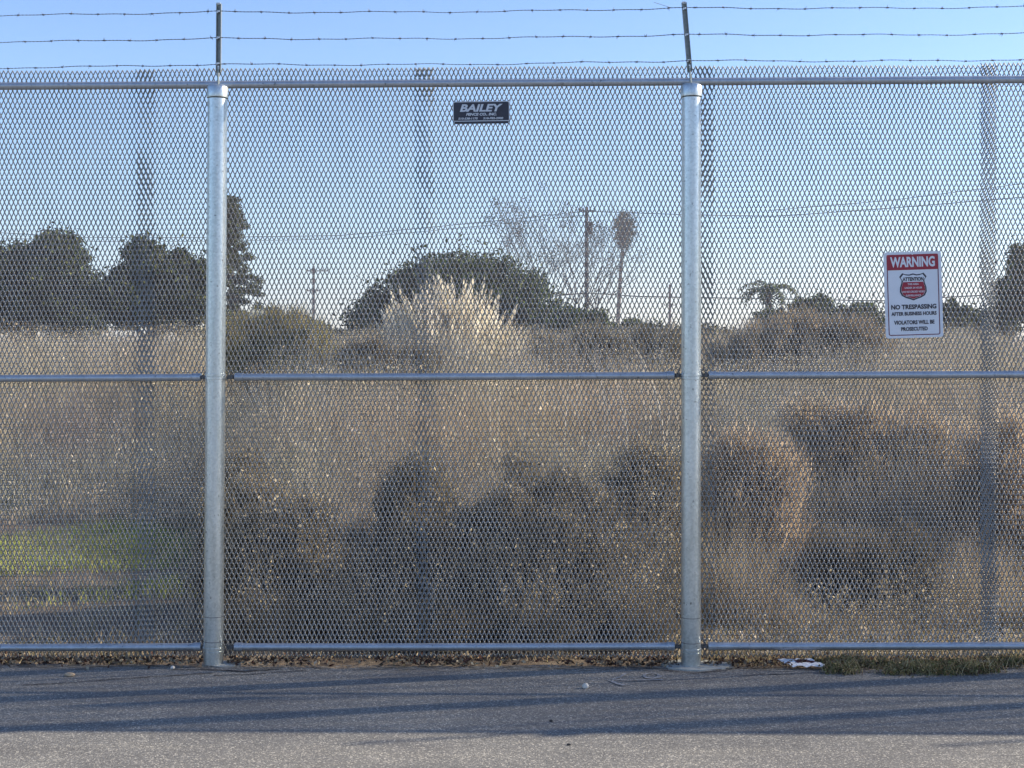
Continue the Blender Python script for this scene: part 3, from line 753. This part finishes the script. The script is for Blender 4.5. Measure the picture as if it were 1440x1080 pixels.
# short green grass on the left and scattered straw near the fence
nb = 90000; y = 7.5 + 6.5 * rng.random(nb); x = -6.5 + 5.4 * rng.random(nb) + .0 * y
k = (smooth_noise(x, y, 1.1, 9) > -.15) & (y > 8.5 + .25 * np.clip(x + 4, -1, 2) + .5 * smooth_noise(x, y, 2, 4)) & (rng.random(nb) < np.clip(-.72 - x * .42 + .8 * smooth_noise(x, y, 2.4, 3), .12, 1)); x, y = x[k], y[k]; nb = len(x)
B = np.stack([x, y, np.zeros(nb)], 1); a = rng.random(nb) * 6.283; l = rng.uniform(.1, .8, nb)
q, sg = blade_quads(B, rng.uniform(.03, .15, nb) * (1 + .6 * smooth_noise(x, y, 3.1, 77)), np.stack([np.cos(a) * l, np.sin(a) * l], 1), .007, 2)
o = quads('grass', q, M['leaf'], None, np.tile(mixcol([(.24, .33, .06), (.34, .40, .09), (.42, .38, .18)], nb, .15), (sg, 1)))
tag(o, 'bright green grass on the open ground at the left behind the fence', 'grass', None, 'stuff')
nb = 26000; y = 7.30 + 2.6 * rng.random(nb) ** 1.5; x = -5 + 10.5 * rng.random(nb)
k = (smooth_noise(x, y, 2.2, 19) > -.35) & ((x < -3.2) | (x > .9) | ((x < -1.9) & (rng.random(nb) < .4)) | (rng.random(nb) < .05)); x, y = x[k], y[k]; nb = len(x)
B = np.stack([x, y, np.full(nb, -.02)], 1); a = rng.random(nb) * 6.283; l = rng.uniform(.5, .94, nb)
q, sg = blade_quads(B, rng.uniform(.05, .20, nb), np.stack([np.cos(a) * l, np.sin(a) * l], 1), .006, 2)
o = quads('straw_litter', q, M['dry'], None, np.tile(mixcol([(.42, .35, .22), (.55, .47, .32), (.20, .15, .10), (.30, .28, .12)], nb, .15), (sg, 1)))
tag(o, 'fallen straw and dry stems on the dirt just behind the fence', 'plant litter', None, 'stuff')
# pale chips of gravel behind the right bay
n3 = 5200; x = rng.uniform(.9, 4.2, n3); y = 7.45 + 1.6 * rng.random(n3) ** 1.2; P = np.stack([x, y, np.full(n3, .0) + rng.random(n3) * .03], 1)
o = quads('gravel', leaf_quads(P, .018, .7, .2), M['dry'], None, mixcol([(.55, .50, .42), (.68, .64, .56), (.35, .30, .22)], n3, .15))
tag(o, 'pale chips and bark scattered on the dirt behind the right bay', 'gravel', None, 'stuff')

# ---- individual shrubs close behind the fence
def shrub(name, label, u, y, lobes, n, leaf, cols, group, mat='leaf', stems=40, asp=.4, clump=.3, flecks=None):
    b0 = at(u, 490, y); s = y / F; root = empty(name, (b0.x, y, 0)); tag(root, label, 'shrub', group); cl = []
    tot = sum(l[2] * l[3] for l in lobes)
    for (lu, lv, a, b_) in lobes:
        c = at(lu, lv, y) - Vector((b0.x, y, 0)); dy = random.uniform(-.2, .25)
        cl += shell_clumps(max(10, int(120 * a * b_ / tot)), (c.x, dy, c.z), (a * s * .85, a * s * .6, b_ * s * .88), .25, -1)
    cl = [c for c in cl if c[2] > .05]
    r = clump * np.mean([l[3] for l in lobes]) * s
    P = crown_pts(n, cl, (r, r, r), .7); P = P[P[:, 2] > .0]
    k_ = int(len(P) * (.75 if mat == 'plume' else .45)); S = np.repeat(P[:k_], 2, axis=0) + rng.normal(0, .03, (2 * k_, 3)); S = S[S[:, 2] > .02]
    d = S - np.array([0, 0, -.3]); d /= np.linalg.norm(d, axis=1, keepdims=True); d += rng.normal(0, .38, d.shape); d[:, 2] += .25; d /= np.linalg.norm(d, axis=1, keepdims=True)
    L_ = rng.uniform(.05, .15, (len(S), 1)) * leaf / .018; wv = np.cross(d, rng.normal(size=d.shape)); wv *= .0022 * leaf / .018 / np.linalg.norm(wv, axis=1, keepdims=True)
    SQ_ = np.stack([S - wv, S + wv, S + d * L_ + wv * .3, S + d * L_ - wv * .3], 1)
    scol = mixcol(cols if mat == 'plume' else cols + [(.30, .24, .16), (.22, .18, .11)], len(S), .25)
    quads('foliage', np.concatenate([leaf_quads(P[k_:], leaf * .85, asp), SQ_]), M[mat], root, np.concatenate([mixcol(cols, len(P) - k_, .25), scol]))
    mb = MB()
    for k in range(stems):
        e = Vector(random.choice(cl)); b_ = Vector((random.gauss(0, .16), random.gauss(0, .1), -.05)); m_ = b_.lerp(e, .55) + Vector((random.gauss(0, .05), 0, .05))
        mb.tube([b_, m_, e, e + (e - m_) * .25], [.010, .007, .004, .001], 4)
    mb.build('stems', M['bark'], root)
    if flecks:
        m_ = flecks; i = rng.integers(0, len(cl), m_ // 12); T = np.array(cl)[i] * 1.04
        P = np.repeat(T, 12, axis=0) + rng.normal(0, .045, (len(T) * 12, 3)); P[:, 2] += .04
        P = P[P[:, 2] > .03]
        quads('seed_heads', leaf_quads(P, leaf * .8, .6), M['dry'], root, mixcol([(.50, .43, .30), (.62, .55, .40), (.38, .33, .2)], len(P), .15))
    return root
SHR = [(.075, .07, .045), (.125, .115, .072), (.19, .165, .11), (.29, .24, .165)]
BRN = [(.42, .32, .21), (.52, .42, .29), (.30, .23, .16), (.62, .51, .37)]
G = 'dusky shrubs right behind the fence'
shrub('dark_shrub', 'dark grey green shrub just right of the left fence post', 400, 8.4, [(400, 780, 90, 130), (350, 745, 45, 100), (340, 840, 60, 80), (470, 830, 70, 110), (505, 880, 45, 40)], 32000, .017, SHR, G, flecks=13000)
shrub('dark_shrub', 'dark shrub added behind the left fence post to shade the ground at left', 335, 9.7, [(350, 720, 50, 90), (320, 760, 40, 70)], 14000, .018, SHR, G, flecks=2500)  # added to throw a shadow over the open ground at left
shrub('dark_shrub', 'dark shrub added as a shadow caster directly behind the left fence post', 318, 9.05, [(330, 770, 42, 80), (322, 820, 40, 60)], 12000, .018, SHR, G, flecks=2000)  # another added caster, widens the shadow band at left
shrub('dark_shrub', 'dark grey green shrub at the mesh overlap in the middle bay', 590, 8.5, [(580, 760, 100, 125), (640, 820, 95, 110), (520, 840, 70, 90)], 36000, .017, SHR, G, flecks=13000)
shrub('dark_shrub', 'dark shrub with pale seed heads in the right half of the middle bay', 770, 8.4, [(760, 745, 110, 110), (820, 800, 100, 120), (710, 840, 80, 90)], 38000, .017, SHR, G, flecks=14000)
shrub('dark_shrub', 'dark shrub with pale twigs just left of the right fence post', 910, 8.5, [(905, 740, 75, 110), (930, 820, 70, 100), (870, 850, 60, 80)], 30000, .017, SHR + BRN[:2], G, flecks=13000)
for u_, w__, lb in ((365, 60, 'low scrub added as a shadow caster at the fence foot beside the left post'), (480, 60, 'low scrub added to darken the fence foot left of the middle mesh overlap'), (610, 70, 'low scrub added to darken the fence foot under the middle mesh overlap'), (740, 60, 'low scrub added to darken the fence foot below the seed heads'), (870, 60, 'low scrub added to darken the fence foot near the painted scribble')):
    shrub('added_scrub', lb, u_, 7.85, [(u_, 880, w__, 32), (u_ + 40, 890, 40, 22)], 5000, .014, SHR, 'scrub added to darken the fence foot', stems=14)  # scrub added to shade and cover the sunlit strip along the fence foot
shrub('brown_shrub', 'tan brown dry bush just right of the right fence post', 1060, 8.9, [(1050, 730, 80, 150), (1020, 800, 50, 110), (1090, 800, 50, 100)], 22000, .019, BRN, G, 'plume', flecks=2500)
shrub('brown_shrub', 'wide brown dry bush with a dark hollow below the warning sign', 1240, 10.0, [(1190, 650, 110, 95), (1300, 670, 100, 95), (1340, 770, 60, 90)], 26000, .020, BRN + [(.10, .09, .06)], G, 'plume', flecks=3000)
shrub('dark_shrub', 'low dark shrub added as the shade in the hollow of the wide brown bush', 1215, 8.7, [(1200, 800, 90, 60), (1270, 800, 60, 60)], 14000, .016, SHR, G)  # dark foliage put in to stand for the hollow's shade
shrub('brown_shrub', 'dry bush behind the wide mesh overlap at the right edge', 1425, 9.2, [(1420, 700, 70, 110), (1460, 800, 80, 100)], 16000, .020, BRN, G, 'plume')
shrub('olive_shrub', 'yellow olive bush above the middle rail right of the left fence post', 385, 17, [(380, 480, 75, 40), (430, 500, 60, 40), (330, 500, 40, 40)], 20000, .028, [(.36, .33, .13), (.46, .40, .18), (.27, .26, .11)], 'bushes in the middle of the lot', 'dry', clump=.4)
shrub('olive_shrub', 'brown thicket mound left of the warning sign above the middle rail', 1120, 18, [(1110, 490, 90, 46), (1190, 496, 80, 44), (1040, 510, 50, 34)], 26000, .028, BRN + [(.16, .15, .08)], 'bushes in the middle of the lot', 'dry', clump=.4)
shrub('olive_shrub', 'dark low bush in front of the pampas grass', 530, 16, [(520, 520, 50, 36), (580, 524, 40, 30)], 12000, .026, SHR, 'bushes in the middle of the lot', clump=.4)
shrub('olive_shrub', 'dull green bush right of the pampas grass', 850, 19, [(840, 500, 60, 34), (920, 500, 60, 34), (780, 506, 40, 30)], 20000, .026, SHR + [(.15, .14, .06)], 'bushes in the middle of the lot', clump=.4)

# ------------------------------------------------------------------ things at the foot of the fence
def gp(u, v):         # photo pixel on the ground plane
    y = CAMZ * F / (v - 490); return Vector(((u - 720) * y / F, y, 0))
def slab(mb, pts, z0, z1):
    n = len(pts); mb.add([(p[0], p[1], z1) for p in pts] + [(p[0], p[1], z0) for p in pts], [tuple(range(n))] + [(i, n + i, n + (i + 1) % n, (i + 1) % n) for i in range(n)])
for (x, rx_, ry_, lb) in ((.985, .185, .115, 'pale round concrete footing at the base of the right fence post'), (-1.56, .10, .066, 'worn concrete footing at the base of the left fence post')):
    c = Vector((x, fy(x), 0)); pts = []
    for k in range(40):
        a = -2 * math.pi * k / 40; r = 1 + .05 * math.sin(3 * a + x) + .04 * math.sin(7 * a) + random.uniform(-.02, .02)
        pts.append((c.x + rx_ * r * math.cos(a), c.y + ry_ * r * math.sin(a)))
    pts = pts[::-1]; mb = MB(); slab(mb, pts, -.05, .007); tag(mb.build('footing', M['concrete']), lb, 'footing', 'concrete post footings')
# cracks along the asphalt
def crack(pts, w0):
    mb = MB(); P = []
    for i in range(len(pts) - 1):
        a, b_ = gp(*pts[i]), gp(*pts[i + 1]); k = max(2, int((b_ - a).length / .05))
        for j in range(k): P.append(a.lerp(b_, j / k) + Vector((0, random.gauss(0, .006), 0)))
    P.append(gp(*pts[-1]))
    for i in range(len(P) - 1):
        w1 = w0 * random.uniform(.4, 1.2); w2 = w0 * random.uniform(.4, 1.2)
        mb.add([P[i] + Vector((0, -w1, .004)), P[i + 1] + Vector((0, -w2, .004)), P[i + 1] + Vector((0, w2, .004)), P[i] + Vector((0, w1, .004))], [(0, 1, 2, 3)])
    tag(mb.build('pavement_crack', M['crack']), kind='structure')
crack([(30, 965), (110, 960), (200, 953), (300, 947)], .006)
crack([(240, 942), (290, 943), (345, 945), (395, 941)], .009)
crack([(300, 951), (360, 948), (430, 943)], .006)
crack([(905, 939), (935, 943), (975, 947), (1020, 943), (1042, 938)], .007)
crack([(1040, 951), (1110, 948), (1180, 946), (1250, 946)], .005)
# worn paint scribble
mb = MB()
def stroke(pts, w_):
    P = [gp(*p) for p in pts]
    for i in range(len(P) - 1):
        d = (P[i + 1] - P[i]).normalized(); n_ = Vector((-d.y, d.x, 0)) * w_; 
        q = [P[i] - n_, P[i + 1] - n_, P[i + 1] + n_, P[i] + n_]; mb.add([v_ + Vector((0, 0, .004 + .0004 * (i % 3))) for v_ in q], [(0, 1, 2, 3)])
loop = [(903 + 0 + 13 * math.cos(a) * (1 - .02 * k), 951 + 4.5 * math.sin(a) * (1 - .02 * k)) for k, a in enumerate(np.arange(0, 9, .45))]
stroke([(u + 14, v) for u, v in loop], .007); stroke([(858, 957), (885, 957.5), (932, 957)], .008); stroke([(857, 957), (868, 962), (878, 965)], .012); stroke([(858, 957), (872, 953), (880, 948)], .008)
tag(mb.build('paint_mark', M['paint']), 'faded white scribbled arrow and loop painted on the asphalt', 'ground marking')
# paper
c = gp(1128, 938); pp = empty('paper_scrap', (c.x, c.y, .006)); tag(pp, 'crumpled white printed paper lying against the fence bottom', 'paper')
mb = MB(); g_ = 8; s1 = .19; s2 = .12
Z = [[.004 + .010 * abs(math.sin(i * 1.1 + j * .7)) + .012 * (j / g_) + random.uniform(0, .004) for i in range(g_ + 1)] for j in range(g_ + 1)]
for j in range(g_ + 1):
    for i in range(g_ + 1): mb.v.append(((i / g_ - .5) * s1 + (.5 - j / g_) * .07, (j / g_ - .5) * s2, Z[j][i]))
for j in range(g_):
    for i in range(g_): mb.f.append((j * (g_ + 1) + i, j * (g_ + 1) + i + 1, (j + 1) * (g_ + 1) + i + 1, (j + 1) * (g_ + 1) + i))
mb.build('sheet', M['paper'], pp, True)
mb = MB()
for j in range(4, 7):
    for i in range(3, 7):
        q = [((a / g_ - .5) * s1 + (.5 - b_ / g_) * .07, (b_ / g_ - .5) * s2, Z[b_][a] + .0015) for a, b_ in ((i, j), (i + 1, j), (i + 1, j + 1), (i, j + 1))]
        mb.add(q, [(0, 1, 2, 3)])
mb.build('printed_patch', M['paper_ink'], pp)
# stones
def stone(u, v, s, mat, label, name='stone'):
    c = gp(u, v); me = bpy.data.meshes.new(name)
    import bmesh
    bm = bmesh.new(); bmesh.ops.create_icosphere(bm, subdivisions=2, radius=1)
    rr = random.Random(int(u)); ax = [Vector((rr.gauss(0, 1), rr.gauss(0, 1), rr.gauss(0, 1))).normalized() for _ in range(5)]
    for vt in bm.verts:
        k = 1 - .28 * max(0, max(vt.co.dot(a) for a in ax) - .55) / .45
        vt.co = Vector((vt.co.x * s[0] * k, vt.co.y * s[1] * k, vt.co.z * s[2] * k))
    bm.to_mesh(me); bm.free(); o = link(name, me, mat); o.location = (c.x, c.y, s[2] * .7); tag(o, label, 'stone')
stone(824, 968, (.020, .017, .016), M['stone'], 'pale stone alone on the shaded asphalt near the painted scribble')
stone(98, 951, (.028, .018, .012), M['tan_stone'], 'tan stone on the asphalt near the left edge')
stone(243, 941, (.013, .012, .012), M['stone'], 'white pebble beside the left post footing')
stone(775, 1015, (.010, .008, .007), M['dark_stone'], 'black pebble in the fence shadow near its edge')
stone(800, 1048, (.011, .007, .005), M['dark_stone'], 'black pebble on the sunlit asphalt at the bottom')
# leaf litter along the bottom of the fence
n = 10000; x = rng.uniform(-6, 6, n); y = FY - .0118 * x + np.abs(rng.normal(0, .09, n)) * np.where(rng.random(n) < .8, 1, -.35) - .005
k = (smooth_noise(x, y * .3, 5, 33) > rng.uniform(-.5, .25, n)) & (np.abs(x + 1.6) > .07) & (np.abs(x - .96) > .07); x, y = x[k], y[k]
P = np.stack([x, y, .004 + rng.random(len(x)) * .028], 1)
o = quads('leaf_litter', leaf_quads(P, .013, .55, .5), M['dry'], None, mixcol([(.06, .022, .018), (.10, .045, .03), (.035, .025, .02), (.36, .28, .18), (.05, .03, .025), (.50, .43, .30)], len(P), .3))
tag(o, 'dark reddish dead leaves along the bottom of the fence', 'leaf litter', None, 'stuff')
n = 1500; x = rng.uniform(-5, 5, n); y = FY - .0118 * x - .03 - np.abs(rng.normal(0, .05, n)); P = np.stack([x, y, np.full(n, .005)], 1)
a = rng.normal(0, .35, n); d = np.stack([np.cos(a), np.sin(a) * .5, rng.normal(0, .05, n)], 1); L = rng.uniform(.012, .05, (n, 1)); wv = np.stack([-d[:, 1], d[:, 0], np.zeros(n)], 1) * .0022
o = quads('twig_litter', np.stack([P - d * L - wv, P - d * L + wv, P + d * L + wv, P + d * L - wv], 1), M['dry'], None, mixcol([(.40, .36, .28), (.22, .18, .13), (.55, .52, .45), (.06, .04, .03)], n, .2))
tag(o, 'thin twigs and bark shreds strewn on the asphalt edge', 'twigs', None, 'stuff')
# weeds growing through under the right bay
cl = []
def weed(u, v, s, nb, label):
    c = gp(u, v); root = empty('weed_tuft', (c.x, c.y, 0)); tag(root, label, 'weed', 'weed tufts under the right bay')
    B = np.zeros((nb, 3)); nb = int(nb * .55); kc = rng.normal(0, 1, (9, 2)) * np.array([s, .05]); B = np.zeros((nb, 3)); ki = rng.integers(0, 9, nb); B[:, :2] = kc[ki] + rng.normal(0, 1, (nb, 2)) * np.array([s * .28, .022]); B[:, 1] -= .02; hk = rng.uniform(.5, 1.35, 9)[ki]; a = rng.random(nb) * 6.283; l = rng.uniform(.3, .93, nb)
    q, sg = blade_quads(B, hk * rng.uniform(.02, .085, nb), np.stack([np.cos(a) * l, np.sin(a) * l], 1), .005, 3)
    quads('blades', q, M['leaf'], root, np.tile(mixcol([(.09, .13, .04), (.18, .20, .07), (.40, .35, .18), (.55, .48, .32), (.14, .07, .05)], nb, .2), (sg, 1)))
    P = np.concatenate([B + rng.normal(0, .012, B.shape) + [0, 0, .02]] * 4); P[:, 2] = np.abs(P[:, 2])
    quads('leaves', leaf_quads(P, .008, .55), M['leaf'], root, mixcol([(.07, .11, .04), (.14, .17, .06), (.40, .33, .18), (.10, .05, .03)], len(P), .25))
weed(1205, 936, .10, 900, 'small weed tuft right of the white paper')
weed(1275, 944, .17, 2200, 'widest green weed tuft sprawling onto the asphalt under the right bay')
weed(1350, 942, .12, 1500, 'weed tuft mixed with straw left of the wide mesh overlap')
weed(1405, 936, .08, 600, 'sparse dry weed tuft nearest the right edge')

# ------------------------------------------------------------------ light ground haze over the lot
mb = MB(); mb.box((0, 0, 13.5), (1300, 1300, 29))
hz = bpy.data.materials.new('haze'); hz.use_nodes = True; ht_ = hz.node_tree
for n_ in list(ht_.nodes): ht_.nodes.remove(n_)
ho = N(ht_, 'ShaderNodeOutputMaterial'); pv = N(ht_, 'ShaderNodeVolumePrincipled')
pv.inputs['Color'].default_value = (.94, .86, .90, 1); pv.inputs['Density'].default_value = .0009; pv.inputs['Anisotropy'].default_value = .2
ht_.links.new(pv.outputs[0], ho.inputs['Volume'])
tag(mb.build('haze', hz), kind='stuff')
